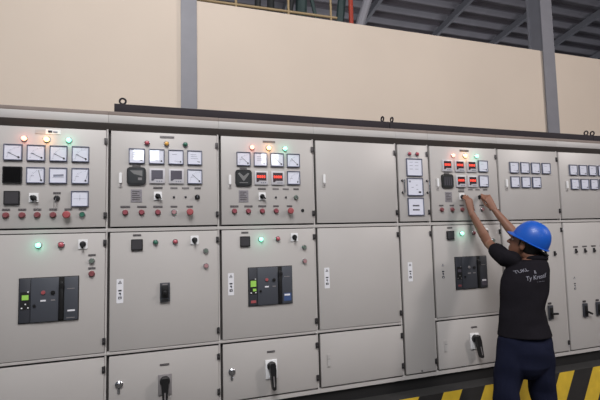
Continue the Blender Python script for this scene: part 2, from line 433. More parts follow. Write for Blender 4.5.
def m_mccb():
    b = MB(); b.box(-.031, .031, -0.018, 0, -.061, .061, DGREY, .004); b.box(-.022, .022, -0.022, -.01, -.034, .044, BLACK, .003)
    b.box(-.009, .009, -0.050, -.02, -.010, .012, BLACK, .004); b.box(-.016, .016, -0.020, -.016, .048, .055, PLATE2); b.box(-.020, .020, -0.020, -.016, -.054, -.042, BLACK2)
    return b.mesh('moulded_case_breaker')
def m_isolator(ang, plate=PLATE2):
    """square escutcheon with a pistol grip lever"""
    b = MB(); b.box(-.042, .042, -0.010, 0, -.066, .062, plate, .004); b.lathe(0, .020, [(.032, -.010), (.030, -.026), (.020, -.032), (0, -.032)], BLACK)
    a = math.radians(ang); d = Vector((math.sin(a), -math.cos(a))); n = Vector((d.y, -d.x)); c = Vector((0, .020))
    pts = [c - d * .030 + n * .018, c + d * .02 + n * .022, c + d * .075 + n * .017, c + d * .145 + n * .013, c + d * .150, c + d * .145 - n * .013, c + d * .075 - n * .017, c + d * .02 - n * .022, c - d * .030 - n * .018]
    b.poly([tuple(p) for p in pts], -0.062, -0.028, BLACK); e = c + d * .10
    b.stroke(tuple(c + d * .055), tuple(c + d * .125), .007, -0.0628, PLATE2)
    return b.mesh('isolator_handle')
def m_lock():
    b = MB(); b.lathe(0, 0, [(.024, 0), (.024, -.006), (.018, -.012), (.013, -.014), (0, -.014)], CHROME); b.box(-.004, .004, -.022, -.012, -.012, .012, CHROME, .001, 1)
    b.rbox(-.002, -.042, .016, .028, .005, -0.005, 0, CHROME); return b.mesh('quarter_turn_lock')
def m_flush():
    b = MB(); b.rbox(0, 0, .030, .094, .006, -0.003, 0, PAINT); b.rbox(0, 0, .020, .080, .004, -0.007, -0.002, FASC); b.box(-.010, .010, -0.0078, -.006, .010, .014, PLATE2); return b.mesh('flush_latch')
def m_card(wd, ht, kind):
    b = MB(); f = .007
    for (x0, x1, z0, z1) in ((-wd / 2, wd / 2, ht / 2 - f, ht / 2), (-wd / 2, wd / 2, -ht / 2, -ht / 2 + f), (-wd / 2, -wd / 2 + f, -ht / 2 + f, ht / 2 - f), (wd / 2 - f, wd / 2, -ht / 2 + f, ht / 2 - f)):
        b.box(x0, x1, -0.012, 0, z0, z1, BEZEL, .0015, 1)
    b.box(-wd / 2 + .005, wd / 2 - .005, -0.007, 0, -ht / 2 + .005, ht / 2 - .005, FACE)
    y = -0.0078
    if kind == 'grid':
        for k in range(2):
            for j in range(3): b.box(-.045 + .05 * k, -.015 + .05 * k, y, y + .002, .040 - .028 * j, .043 - .028 * j, INKL)
    elif kind == 'marks':
        b.box(-.058, -.040, y, y + .002, .036, .050, INKL); b.box(.030, .052, y, y + .002, -.050, -.036, INK); b.box(-.035, -.015, y, y + .002, -.006, -.002, INKL); b.box(.006, .022, y, y + .002, .012, .016, INKL)
        b.box(.010, .026, y, y + .002, -.022, -.018, INKL)
    else:
        for z in (.008, -.026):
            for k in range(5): b.box(-.030 + .0125 * k, -.0205 + .0125 * k, y, y + .002, z - .006, z + .006, INK)
    return b.mesh('meter_window')
def m_handle():
    b = MB()
    for z in (-.048, .048): b.bar((0, 0, z), (0, -.032, z), .0055, CHROME); b.lathe(0, z, [(.010, 0), (.010, -.004), (0, -.004)], BLACK, 12)
    b.bar((0, -.032, -.052), (0, -.032, .052), .0055, CHROME); return b.mesh('pull_handle')
def m_pin():
    b = MB(); b.box(-.009, .009, -0.010, 0, -.024, .018, BLACK, .002); b.box(-.005, .005, -0.022, -.008, -.018, .002, PLATE, .002); return b.mesh('toggle_switch')
def m_toggle_breaker(ang):
    b = MB(); b.box(-.026, .026, -0.016, 0, -.072, .052, DGREY, .004); b.box(-.018, .018, -0.020, -.012, -.060, .034, BLACK, .003); b.box(-.018, .018, -0.005, 0, .060, .076, PLATE)
    a = math.radians(ang); d = Vector((math.cos(a), 0, math.sin(a)))
    b.bar(Vector((0, -.03, -.020)) - d * .01, Vector((0, -.036, -.020)) + d * .052, .016, BLACK, w2=.016); return b.mesh('small_breaker')
def m_hole():
    b = MB(); b.lathe(0, 0, [(.012, 0), (.012, -.003), (.009, -.004), (0, -.003)], BLACK, 16); return b.mesh('hole_plug')
def m_bolt():
    b = MB(); b.lathe(0, 0, [(.006, 0), (.006, -.005), (0, -.006)], INK, 6); return b.mesh('bolt')

LR, LY, LG = m_lamp(LITR), m_lamp(LITY, .0155), m_lamp(LITG)
GLOW = {LR: ((1, .22, .12), .05), LY: ((1, .45, .12), .10), LG: ((.12, 1, .62), .05)}
LRo, LYo, LGo = m_lamp(REDL), m_lamp(YELD), m_lamp(GRN)
BR, BD, BG, BGG, BP = m_button(RED), m_button(REDD), m_button(GRN), m_button(GRN2), m_button(PINKB)
EST, SELA, SELB = m_estop(), m_selector(-38), m_selector_plain()
KEYR, KEYP, KEYG, POT = m_key(True), m_key(False), m_key('g'), m_pot()
PL40, PL56, PLG, PL90, PL24 = m_plate(.042, .012, PLATE), m_plate(.058, .013, PLATE), m_plate(.046, .013, PLATE2), m_plate(.092, .016, PLATE2), m_plate(.024, .012, PLATE, False)
PLW = m_plate(.082, .030, WHITE, False); PL52 = m_plate(.050, .012, PLATE)
RAT, HGD, HGL, LAT = m_rating(), m_hinge(HING), m_hinge(HINGL), m_latch()
STK, STK2 = m_sticker(True), m_sticker(False)
ACB = {k: m_acb(k) for k in ('lcd', 'bright', 'dull')}
MCCB, LOCK, FLUSH, PULL, PIN, HOLE, BOLT = m_mccb(), m_lock(), m_flush(), m_handle(), m_pin(), m_hole(), m_bolt()
BLK1, BLK2, BLK3 = m_blank(.100, mat('black_glass', (12, 12, 14), 0.25), BLACK), m_blank(.082, mat('charcoal_panel', (62, 60, 64), 0.4), BLACK), m_blank(.070, mat('charcoal_panel', (62, 60, 64), 0.4), BLACK)
TB = {a: m_toggle_breaker(a) for a in (0, -25)}

# ------------------------------------------------------------------ cabinets
ZU0, ZU1, ZM1, ZM0, ZL1, ZL0 = 1.700, 2.318, 1.662, 0.925, 0.893, 0.522
ZB, ZF0, ZF1, ZT = 0.484, 2.366, 2.419, 2.445
def door_mesh(name, wd, z0, z1):
    b = MB(); b.box(0.004, wd - 0.024, 0, 0.022, z0 - KT, z1 - KT, PAINT, .003, 2); return b.mesh(name)
def cabinet(X, wd, label, tall=False, first=False):
    c = empty('switchgear_cabinet', (X, 0, KT), label, 'electrical cabinet', 'switchgear lineup')
    xl = -0.012 if not first else -0.03
    xr = wd - 0.012
    b = MB(); z = lambda v: v - KT
    b.box(xl, xr, 0.035, 0.85, z(ZB), z(ZF0), GAPSH)                               # dark box whose colour stands in for shade in the door gaps
    b.box(xl, xr, 0.004, 0.85, z(ZB), z(ZL0 - .012), PAINT)                       # bottom rail
    b.box(xl, xr, 0.003, 0.04, z(ZM1 + .005), z(ZU0 - .011), PAINT, .002, 1)     # rail under the upper door
    if not tall: b.box(xl, xr, 0.003, 0.04, z(ZL1 + .012), z(ZM0 - .004), PAINT, .002, 1)
    b.box(xr - .010, xr, 0.006, 0.04, z(ZL0 - .012), z(ZF0 - .04), PAINT)         # post at the right of the doors
    put('body', b.mesh('body'), c)
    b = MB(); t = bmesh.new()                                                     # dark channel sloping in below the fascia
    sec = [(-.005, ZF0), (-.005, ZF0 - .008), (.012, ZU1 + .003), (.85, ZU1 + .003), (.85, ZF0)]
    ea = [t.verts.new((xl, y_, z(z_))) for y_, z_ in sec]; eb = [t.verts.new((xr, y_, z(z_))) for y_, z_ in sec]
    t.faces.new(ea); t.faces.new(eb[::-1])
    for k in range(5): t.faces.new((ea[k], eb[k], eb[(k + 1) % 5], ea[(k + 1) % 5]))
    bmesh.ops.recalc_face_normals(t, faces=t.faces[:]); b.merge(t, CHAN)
    put('sloping_channel', b.mesh('sloping_channel'), c)
    b = MB(); b.box(xl, xr, -0.006, 0.85, z(ZF0), z(ZF1), FASC, .003); put('fascia', b.mesh('fascia'), c)
    b = MB(); b.box(xl, xr, 0.0, 0.86, z(ZF1), z(ZT), CAPM, .003); put('roof_edge', b.mesh('roof_edge'), c)
    b = MB(); b.box(xl, xr, 0.03, 0.85, 0, z(ZB), BLACK2); put('plinth', b.mesh('plinth'), c)
    u = put('upper_door', door_mesh('upper_door', wd, ZU0, ZU1), c)
    if tall:
        m = put('lower_door', door_mesh('lower_door', wd, ZL0, ZM1), c); l = m
    else:
        m = put('middle_door', door_mesh('middle_door', wd, ZM0, ZM1), c); l = put('lower_door', door_mesh('lower_door', wd, ZL0, ZL1), c)
    xh = wd - 0.026
    for d, zz, me in ((u, 2.247, HGL if X < 3 else HGD), (u, 1.773, HGD), (m, 1.600, HGD), (l, .594, HGD)) + (() if tall else ((m, .994, HGD), (l, .822, HGD))):
        put('hinge', me, d, (xh, -0.001, zz - KT))
    return c, u, m, l
def on(d, name, me, x, z, dy=0.0):
    o = put(name, me, d, (x, dy, z - KT))
    if name == 'pilot_lamp' and me in GLOW:                     # a lit lamp's own light
        col, pw = GLOW[me]
        ld = bpy.data.lights.new('lamp_glow', 'POINT'); ld.energy = pw; ld.color = col; ld.shadow_soft_size = .008
        lo = bpy.data.objects.new('lamp_glow', ld); COL.objects.link(lo); lo.parent = o; lo.location = (0, -.040, 0)
    return o

G1, G2, G3, G4 = .160, .282, .404, .526
A1, A2, A3, A4 = .167, .288, .409, .531
# cabinet 1 (left edge of the frame)
c, u, m, l = cabinet(-.70, .70, 'cabinet at the left edge with ten white meters and one black square panel', first=True)
on(u, 'name_plate', PLW, .376, 2.292); on(u, 'name_plate', m_plate(.054, .028, FASC, False), .306, 2.290)
on(u, 'maker_mark', m_plate(.022, .013, INK, False), .360, 2.293, -.0026); on(u, 'maker_mark', m_plate(.024, .008, INKL, False), .388, 2.291, -.0026)
for me, x in ((LR, .223), (LY, .343), (LG, .464)): on(u, 'pilot_lamp', me, x, 2.243)
for x, k in ((A1, 'rest'), (A2, 'rest'), (A3, 'rest'), (A4, 'rest')): on(u, 'analog_meter', METER[k], x, 2.157)
on(u, 'blanking_panel', BLK1, A1, 2.020)
for x, k in ((A2, 'up'), (A3, 'hz'), (A4, 'off')): on(u, 'analog_meter', METER[k], x, 2.020)
on(u, 'blanking_panel', BLK2, A1, 1.882); on(u, 'selector_switch', SELA, .280, 1.884)
on(u, 'key_switch', KEYR, .403, 1.880); on(u, 'name_plate', PL40, .403, 1.912); on(u, 'analog_meter', METER['sync'], A4, 1.877)
for x, me in ((.138, BD), (.221, BD), (.300, BD), (.384, BD), (.545, BG)): on(u, 'push_button', me, x, 1.778)
on(u, 'emergency_stop_button', EST, .462, 1.778)
for x in (.138, .221, .300, .384, .466, .545): on(u, 'name_plate', PL40, x, 1.812)
on(m, 'pilot_lamp', LG, .310, 1.597); on(m, 'pilot_lamp', m_lamp(REDL, .0165), .431, 1.595); on(m, 'selector_switch', SELB, .551, 1.596)
on(m, 'push_button', BGG, .602, 1.490); on(m, 'push_button', BD, .602, 1.411)
for z in (1.526, 1.445): on(m, 'name_plate', PL40, .602, z)
on(m, 'air_circuit_breaker', ACB['lcd'], .373, 1.272)

def std_upper(u, digi, relay, lamps, lit_rows=False):
    on(u, 'name_plate', PL90, .348, 2.291)
    for me, x in zip(lamps, (.222, .344, .465)): on(u, 'pilot_lamp', me, x, 2.245)
    on(u, 'protection_relay', RELAY[relay], .158, 2.025); on(u, 'name_plate', PL52, .158, 2.093)
    for x in (G2 + .003, .406): on(u, 'digital_meter', DIGI[digi], x, 2.028)
    on(u, 'rating_plate', RAT, .158, 1.897)
    on(u, 'selector_switch', SELA, .290, 1.897); on(u, 'name_plate', PL56, .290, 1.950)
    for x, me in ((.391, POT), (.466, POT), (.542, KEYG if relay == 'vee' else KEYP)):
        on(u, 'key_switch' if me is not POT else 'trim_potentiometer', me, x, 1.890)
    for x, me in ((.391, PLG), (.466, PLG), (.545, PL40)): on(u, 'name_plate', me, x, 1.950)
    on(u, 'door_latch', LAT, .062, 2.000)
    for x in (.092, .191, .290, .391, .492): on(u, 'name_plate', PL56 if x < .3 else PL40, x, 1.826)
def std_middle(m, lamp):
    on(m, 'blanking_panel', BLK3, .163, 1.582); on(m, 'name_plate', PL52, .163, 1.643)
    on(m, 'pilot_lamp', lamp, .276, 1.594); on(m, 'pilot_lamp', m_lamp(REDL), .399, 1.594); on(m, 'selector_switch', SELB, .523, 1.602)
    on(m, 'push_button', BGG, .596, 1.527); on(m, 'push_button', BP, .597, 1.427)
# cabinet 2
c, u, m, l = cabinet(0, .70, 'cabinet with unlit lamps and one small black breaker on its middle door')
std_upper(u, False, 'slash', (LRo, LYo, LGo))
for x, k in ((G1, 'cards'), (G2, 'faint'), (G3, 'faint'), (G4, 'cards')): on(u, 'analog_meter', METER[k], x, 2.157)
on(u, 'analog_meter', METER['half'], G4, 2.028)
for x, me in ((.092, BR), (.190, BR), (.290, BR), (.391, BP)): on(u, 'push_button', me, x, 1.789)
on(u, 'emergency_stop_button', EST, .492, 1.789)
std_middle(m, LGo); on(m, 'moulded_case_breaker', MCCB, .334, 1.270); on(m, 'warning_sticker', STK, .064, 1.294)
on(l, 'name_plate', PL56, .332, .811); on(l, 'isolator_handle', m_isolator(0), .334, .690); on(l, 'quarter_turn_lock', LOCK, .063, .722)
# cabinet 3
c, u, m, l = cabinet(.70, .70, 'cabinet with two red digital displays, just left of the blank cabinet')
std_upper(u, True, 'vee', (LR, LY, LG))
for x, k in ((G1, 'half'), (G2, 'cards'), (G3, 'half'), (G4, 'half')): on(u, 'analog_meter', METER[k], x, 2.160)
on(u, 'analog_meter', METER['off'], G4, 2.032)
for x, me in ((.092, BR), (.190, BR), (.290, BR), (.391, BR)): on(u, 'push_button', me, x, 1.792)
on(u, 'emergency_stop_button', EST, .492, 1.791); on(u, 'hole_plug', HOLE, .591, 1.794)
std_middle(m, LG); on(m, 'air_circuit_breaker', ACB['bright'], .340, 1.268); on(m, 'warning_sticker', STK, .063, 1.294)
on(l, 'name_plate', PL56, .335, .815); on(l, 'isolator_handle', m_isolator(3, WHITE), .334, .700); on(l, 'quarter_turn_lock', LOCK, .063, .712)
# cabinet 4 (blank doors)
c, u, m, l = cabinet(1.40, .70, 'blank beige switchgear cabinet without meters, only latches and a warning sticker')
on(u, 'door_latch', LAT, .063, 2.017); on(m, 'warning_sticker', STK, .068, 1.296); on(l, 'flush_latch', FLUSH, .064, .705)
# cabinet 5 (narrow)
c, u, m, l = cabinet(2.10, .30, 'narrow switchgear cabinet with three tall white meter windows and a pair of pull handles', tall=True)
for x in (.108, .180): on(u, 'pilot_lamp', LRo, x, 2.244)
for z, k in ((2.135, 'grid'), (1.977, 'marks'), (1.818, 'lines')): on(u, 'meter_window', m_card(.148, .143, k), .149, z)
for x in (.035, .266): on(u, 'pull_handle', PULL, x, 1.979)
on(m, 'warning_sticker', STK, .074, 1.304); on(m, 'bolt', BOLT, .142, .535)
# cabinet 6 (worked on)
c, u, m, l = cabinet(2.40, .70, 'cabinet with five red digital displays that the worker reaches up to')
on(u, 'name_plate', m_plate(.092, .016, PLATE), .348, 2.290)
for me, x in ((LR, .228), (LY, .350), (LG, .468)): on(u, 'pilot_lamp', me, x, 2.246)
for x in (.165, .290, .412): on(u, 'digital_meter', DIGI[True], x, 2.157)
on(u, 'analog_meter', METER['faint'], .530, 2.162); on(u, 'analog_meter', METER['faint'], .529, 2.033)
on(u, 'protection_relay', RELAY['bars'], .160, 2.027); on(u, 'name_plate', PL52, .160, 2.093)
for x in (.295, .413): on(u, 'digital_meter', DIGI[True], x, 2.028)
on(u, 'rating_plate', RAT, .168, 1.897); on(u, 'selector_switch', m_selector(-20), .299, 1.900); on(u, 'name_plate', PL56, .297, 1.946); on(u, 'name_plate', PL56, .299, 1.968)
on(u, 'key_switch', KEYP, .482, 1.897)
for x, me in ((.391, PLG), (.466, PLG), (.545, PL40)): on(u, 'name_plate', me, x, 1.960)
for x, me in ((.094, BD), (.197, BD), (.296, BD), (.398, BD), (.502, BP), (.589, HOLE)): on(u, 'push_button' if me is not HOLE else 'hole_plug', me, x, 1.792)
for x in (.092, .195, .294, .396, .498): on(u, 'name_plate', PL40, x, 1.826)
on(u, 'door_latch', LAT, .064, 2.003)
std_middle(m, LG); on(m, 'air_circuit_breaker', ACB['dull'], .354, 1.270); on(m, 'warning_sticker', STK2, .080, 1.287)
on(l, 'name_plate', PL56, .356, .823); on(l, 'isolator_handle', m_isolator(11, WHITE), .350, .714); on(l, 'flush_latch', FLUSH, .072, .702)
# cabinet 7
c, u, m, l = cabinet(3.10, .70, 'cabinet with seven small meters in two rows, behind the worker', tall=True)
for x in (.168, .290, .413, .537): on(u, 'analog_meter', METER['faint'], x, 2.160)
for x in (.170, .292, .415): on(u, 'analog_meter', METER['faint'], x, 2.031)
on(u, 'door_latch', LAT, .074, 2.008); on(m, 'toggle_switch', PIN, .576, 1.393); on(m, 'small_breaker', TB[0], .480, .885)
# cabinet 8
c, u, m, l = cabinet(3.80, .70, 'cabinet at the right edge with two rows of meters and small black switches', tall=True)
for z, xo in ((2.154, .168), (2.022, .178)):
    for k in range(4): on(u, 'analog_meter', METER['faint'], xo + .1225 * k, z)
on(u, 'door_latch', LAT, .078, 2.003)
for x in (.135, .248, .362, .475): on(m, 'toggle_switch', PIN, x, 1.405); on(m, 'name_plate', PL56, x, 1.440)
on(m, 'warning_sticker', STK2, .096, 1.104)
for x, a in ((.194, -25), (.358, 0)): on(m, 'small_breaker', TB[a], x, .872)

# lifting beams on the cabinet tops, with eye bolts
def beam(x0, x1, eyes, label):
    b = MB(); b.box(x0, x1, 0.01, 0.09, ZT, ZT + .056, BEAM, .003); o = put('lifting_beam', b.mesh('lifting_beam'), None, (0, 0, 0), label, 'beam', 'lifting beams on the lineup')
    for x in eyes:
        b = MB(); b.bar((0, 0, 0), (0, 0, .012), .010, BEAM); b.torus((0, 0, .030), .019, .0062, BEAM, 'y' if x < .5 else 'x'); put('eye_bolt', b.mesh('eye_bolt'), o, (x, .05, ZT + .055))
beam(.02, 2.045, (.068, 2.006), 'long dark lifting beam with a round eye bolt at its left end, above the digital display cabinets')
beam(2.05, 4.275, (2.092, 4.240), 'dark lifting beam above the worker and the narrow cabinet')
beam(4.28, 4.49, (4.322,), 'short piece of dark lifting beam at the right edge of the picture')

# ------------------------------------------------------------------ steelwork seen over the wall
TEAL = mat('teal_steel', (52, 70, 70), 0.6); TAN = mat('tan_pipe', (170, 148, 112), 0.6); REDP = mat('red_pipe', (172, 62, 44), 0.5); DKS = mat('dark_steel', (34, 36, 38), 0.6)
def rail():
    b = MB(); b.bar((0.6, 3, 4.96), (2.95, 3, 4.99), .02, TAN); b.bar((0.6, 3, 4.90), (2.95, 3, 4.915), .012, TAN)
    o = put('guard_rail', b.mesh('guard_rail'), None, (0, 0, 0), 'thin tan guard rail just above the wall top, left of the red pipe', 'rail')
    for x in (1.347, 2.15, 2.85):
        b = MB(); b.bar((x, 3, 0), (x, 3, 5.35), .018, TAN); put('rail_post', b.mesh('rail_post'), o)
rail()
def strut(p0, p1, r, m, label, nm='steel_strut', cat='strut', grp='struts above the wall', w2=None):
    b = MB(); d = Vector(p1) - Vector(p0)
    q0 = Vector(p0) - d * (Vector(p0).z / d.z) if d.z else Vector(p0)
    b.bar(p0, p1, r, m, w2=w2)
    b.box(-r * 1.3 + p0[0], r * 1.3 + p0[0], p0[1] - r * 1.3, p0[1] + r * 1.3, 0, p0[2] + .02, m)
    return put(nm, b.mesh(nm), None, (0, 0, 0), label, cat, grp)
strut((1.70, 3.3, 4.4), (1.78, 3.3, 5.9), .05, DKS, 'dark upright stub at the far left above the wall')
strut((1.92, 3.3, 4.4), (1.98, 3.3, 5.9), .06, DKS, 'second dark upright stub from the left above the wall')
strut((2.12, 3.2, 4.5), (2.38, 3.2, 5.9), .05, DKS, 'dark leaning strut left of the teal post above the wall')
strut((2.50, 3.5, 4.5), (2.55, 3.5, 5.9), .10, TEAL, 'broad teal steel post above the wall')
strut((2.80, 3.2, 4.5), (2.46, 3.2, 6.0), .03, TEAL, 'thin teal brace leaning left above the wall')
strut((3.02, 3.2, 4.5), (3.20, 3.2, 5.9), .07, TEAL, 'teal steel post right beside the red pipe')
b = MB(); b.bar((3.20, 3.05, 0), (3.23, 3.05, 6.2), .038, REDP); put('red_pipe', b.mesh('red_pipe'), None, (0, 0, 0), 'vertical red pipe rising above the cream wall', 'pipe')
strut((3.30, 3.2, 4.6), (3.72, 3.2, 5.8), .075, RAFT, 'pale grey slanting strut just right of the red pipe')

# ------------------------------------------------------------------ the worker
SKIN = mat('skin', (132, 92, 74), 0.55, noise=0.05, nscale=20)
SHIRT = mat('shirt_cloth', (29, 27, 32), 0.9, noise=0.08, nscale=14, bump=0.25, bscale=22, spec=0.08)
PANTS = mat('trouser_cloth', (27, 30, 48), 0.9, noise=0.08, nscale=12, bump=0.25, bscale=18, spec=0.08)
HAIR = mat('hair', (22, 20, 20), 0.6, noise=0.2, nscale=60)
HELM = mat('helmet_blue', (16, 88, 190), 0.42, coat=0.1)
SHOE = mat('shoe_leather', (34, 32, 32), 0.6)
PRINT = mat('shirt_print', (140, 140, 152), 0.8)
EYEW = mat('eye_white', (222, 216, 208), 0.3); EYEB = mat('iris', (36, 24, 18), 0.3)

def loft(bm, rings, n=20):
    """rings: (centre, half-axis vector a, half-axis vector b); closed at both ends"""
    R = []
    for c, a, b_ in rings:
        c, a, b_ = Vector(c), Vector(a), Vector(b_)
        R.append([bm.verts.new(c + a * math.cos(2 * PI * i / n) + b_ * math.sin(2 * PI * i / n)) for i in range(n)])
    fs = [bm.faces.new(R[0]), bm.faces.new(R[-1])]
    for p, q_ in zip(R, R[1:]):
        for i in range(n): fs.append(bm.faces.new((p[i], p[(i + 1) % n], q_[(i + 1) % n], q_[i])))
    bmesh.ops.recalc_face_normals(bm, faces=fs)
def limb(bm, pts, rad, n=16):
    """round tapering limb with domed ends"""
    pts = [Vector(p) for p in pts]; rings = []
    nrm = None
    for i, p in enumerate(pts):
        d = (pts[min(i + 1, len(pts) - 1)] - pts[max(i - 1, 0)]).normalized()
        a = d.orthogonal().normalized() if nrm is None else (nrm - d * nrm.dot(d)).normalized()
        nrm = a; b_ = d.cross(a); r = rad[i]
        if i == 0:
            for k in (.15, .6, .9): rings.append((p - d * r * math.sqrt(1 - k * k), a * r * k, b_ * r * k))
        rings.append((p, a * r, b_ * r))
        if i == len(pts) - 1:
            for k in (.9, .6, .15): rings.append((p + d * r * math.sqrt(1 - k * k), a * r * k, b_ * r * k))
    loft(bm, rings, n)
def ball(bm, c, ax):
    """ellipsoid from three half-axis vectors"""
    t0 = len(bm.verts); r = bmesh.ops.create_uvsphere(bm, u_segments=16, v_segments=10, radius=1)
    m3 = Matrix([Vector(a) for a in ax]).transposed()
    for v in r['verts']: v.co = Vector(c) + m3 @ v.co
def fuse(bm, name, voxel, smooth, mats):
    me = bpy.data.meshes.new(name + '_raw'); bm.to_mesh(me); bm.free()
    o = bpy.data.objects.new(name + '_raw', me); COL.objects.link(o)
    r = o.modifiers.new('r', 'REMESH'); r.mode = 'VOXEL'; r.voxel_size = voxel
    s = o.modifiers.new('s', 'SMOOTH'); s.factor = 0.5; s.iterations = smooth
    dg = bpy.context.evaluated_depsgraph_get()
    out = bpy.data.meshes.new_from_object(o.evaluated_get(dg)); out.name = name
    bpy.data.objects.remove(o); bpy.data.meshes.remove(me)
    out.materials.clear()
    for m_ in mats: out.materials.append(m_)
    out.shade_smooth(); return out

BASE = Vector((2.76, -0.48, 0))
person = empty('person', BASE, 'worker in blue helmet, dark T-shirt and navy trousers reaching both hands up to the switches', 'person')
def pput(name, me, parent=None, label=None):
    for v in me.vertices: v.co -= BASE
    return put(name, me, parent or person, (0, 0, 0), label)

tr = Vector((.94, -.34, 0))                 # the body's right, seen from behind
tf = Vector((.34, .94, 0))                  # the way the chest faces
Z3 = Vector((0, 0, 1))
shc = Vector((2.884, -.44, 1.362))
LS, RS = shc + tr * -.145 + Vector((0, .01, .045)), shc + tr * .115 + tf * .03 + Vector((0, 0, .03))
LE, LW = Vector((2.790, -.175, 1.512)), Vector((2.702, -.100, 1.765))
RE, RW = Vector((2.985, -.255, 1.572)), Vector((2.930, -.120, 1.771))
hipL, hipR = Vector((2.705, -.455, .80)), Vector((2.865, -.515, .79))
kneL, kneR = Vector((2.628, -.445, .50)), Vector((2.905, -.495, .48))
ankL, ankR = Vector((2.575, -.49, .09)), Vector((2.925, -.53, .09))
torso = [  # height, centre x, centre y, half width, half depth
    (.815, 2.786, -.485, .168, .118), (.86, 2.786, -.482, .165, .115), (.95, 2.790, -.470, .150, .108), (1.05, 2.802, -.460, .148, .106),
    (1.15, 2.828, -.455, .160, .112), (1.25, 2.856, -.448, .162, .112), (1.32, 2.884, -.444, .152, .102), (1.372, 2.912, -.444, .122, .080), (1.40, 2.950, -.445, .070, .062)]

# head frame: pitched back, turned to the left
hy, hp = math.radians(30), math.radians(23)
hf = Vector((-math.sin(hy) * math.cos(hp), math.cos(hy) * math.cos(hp), math.sin(hp)))
hl = Z3.cross(hf).normalized(); hu = hf.cross(hl).normalized()
HC = Vector((2.928, -.402, 1.504))
def H(f, l, u_): return HC + hf * f + hl * l + hu * u_

def hand(bm, W, K, across, n, tips, thumb_tip, side):
    """palm from wrist W to knuckles K, then four bent fingers and a thumb"""
    W, K, across, n = Vector(W), Vector(K), Vector(across).normalized(), Vector(n).normalized()
    d = (K - W).normalized()
    rings = []
    for t_, wd, th in ((-.25, .025, .020), (0, .027, .019), (.35, .036, .017), (.75, .041, .015), (1.0, .041, .012), (1.08, .034, .008)):
        rings.append((W + (K - W) * t_, across * wd, n * th))
    loft(bm, rings, 16)
    for i, (dl, rr) in enumerate(((0.92, .0082), (1.0, .0088), (.97, .0085), (.86, .0075))):
        off = across * ((i - 1.5) * .0205) * side
        k = K + off - d * (.006 if i in (0, 3) else 0)
        tp = Vector(tips[i]); seg = tp - k
        bow = (d * .5 - n * .9).normalized()
        mid1 = k + seg * .38 + bow * .020 * dl; mid2 = k + seg * .72 + bow * .014 * dl
        limb(bm, [k - d * .02, k, mid1, mid2, tp], [rr * 1.05, rr * 1.15, rr * 1.05, rr * .95, rr * .8], 10)
    tb = W + (K - W) * .30 + across * .026 * -side
    tt = Vector(thumb_tip); mid = tb + (tt - tb) * .5 + across * -side * .012 - n * .004
    limb(bm, [tb - d * .01 + across * .012 * side, tb, mid, tt], [.014, .0125, .0105, .0082], 10)

bm = bmesh.new()
loft(bm, [((x, y, z), tr * (a - .012), tf * (d_ - .012)) for z, x, y, a, d_ in torso], 28)
limb(bm, [LS, LS.lerp(LE, .5), LE, LE.lerp(LW, .3), LE.lerp(LW, .75), LW], [.036, .040, .037, .038, .029, .0245])
limb(bm, [RS, RS.lerp(RE, .5), RE, RE.lerp(RW, .3), RE.lerp(RW, .75), RW], [.036, .040, .037, .038, .029, .0245])
for a, k, f in ((hipL, kneL, ankL), (hipR, kneR, ankR)):
    limb(bm, [a, a.lerp(k, .5), k, k.lerp(f, .3), f], [.078, .070, .052, .052, .036])
    limb(bm, [f + Vector((0, -.03, -.035)), f + Vector((0, .06, -.05)), f + Vector((0, .14, -.06))], [.032, .032, .024])
# head, neck, nose, ears, lips, brow
limb(bm, [(2.945, -.440, 1.355), (2.952, -.440, 1.40), H(-.025, 0, -.06)], [.062, .055, .054])
loft(bm, [(H(.070, 0, -.118), hf * .018, hl * .020), (H(.055, 0, -.108), hf * .038, hl * .036), (H(.040, 0, -.085), hf * .056, hl * .050), (H(.024, 0, -.05), hf * .076, hl * .061),
          (H(.010, 0, -.01), hf * .090, hl * .069), (H(.0, 0, .03), hf * .098, hl * .075), (H(-.004, 0, .07), hf * .094, hl * .073), (H(-.006, 0, .10), hf * .074, hl * .058), (H(-.006, 0, .118), hf * .035, hl * .028)], 24)
limb(bm, [H(.092, 0, .022), H(.106, 0, -.004), H(.116, 0, -.022)], [.010, .012, .0145], 10)
for s_ in (-1, 1):
    ball(bm, H(.108, .011 * s_, -.026), (hf * .010, hl * .009, hu * .008))
    ball(bm, H(-.002, .077 * s_, -.012), (hf * .020, (hl * s_ - hf * .35).normalized() * .009, hu * .031))
    ball(bm, H(.088, .030 * s_, .026), (hf * .010, hl * .024, hu * .007))
ball(bm, H(.094, 0, -.056), (hf * .010, hl * .024, hu * .006)); ball(bm, H(.092, 0, -.067), (hf * .010, hl * .021, hu * .006))
LK, RK = Vector((2.700, -.082, 1.870)), Vector((2.890, -.085, 1.884))
hand(bm, LW, LK, (1, .1, .05), (0, -1, .15), [(2.735, -.030, 1.905), (2.716, -.022, 1.912), (2.702, -.022, 1.908), (2.689, -.030, 1.893)], (2.722, -.028, 1.885), -1)
hand(bm, RW, RK, (.75, .1, .65), (-.1, -1, .2), [(2.872, -.034, 1.918), (2.884, -.026, 1.917), (2.897, -.026, 1.913), (2.912, -.040, 1.906)], (2.872, -.034, 1.886), 1)
pput('body', fuse(bm, 'body', .0042, 4, [SKIN]))
for s_ in (-1, 1):
    b = MB(); t = bmesh.new(); bmesh.ops.create_uvsphere(t, u_segments=14, v_segments=10, radius=.0125)
    b.merge(t, EYEW, Matrix.Translation(H(.081, .031 * s_, .010)))
    t = bmesh.new(); bmesh.ops.create_uvsphere(t, u_segments=12, v_segments=8, radius=.0062); b.merge(t, EYEB, Matrix.Translation(H(.0885, .031 * s_, .010)))
    pput('eye', b.mesh('eye'))
bm = bmesh.new()
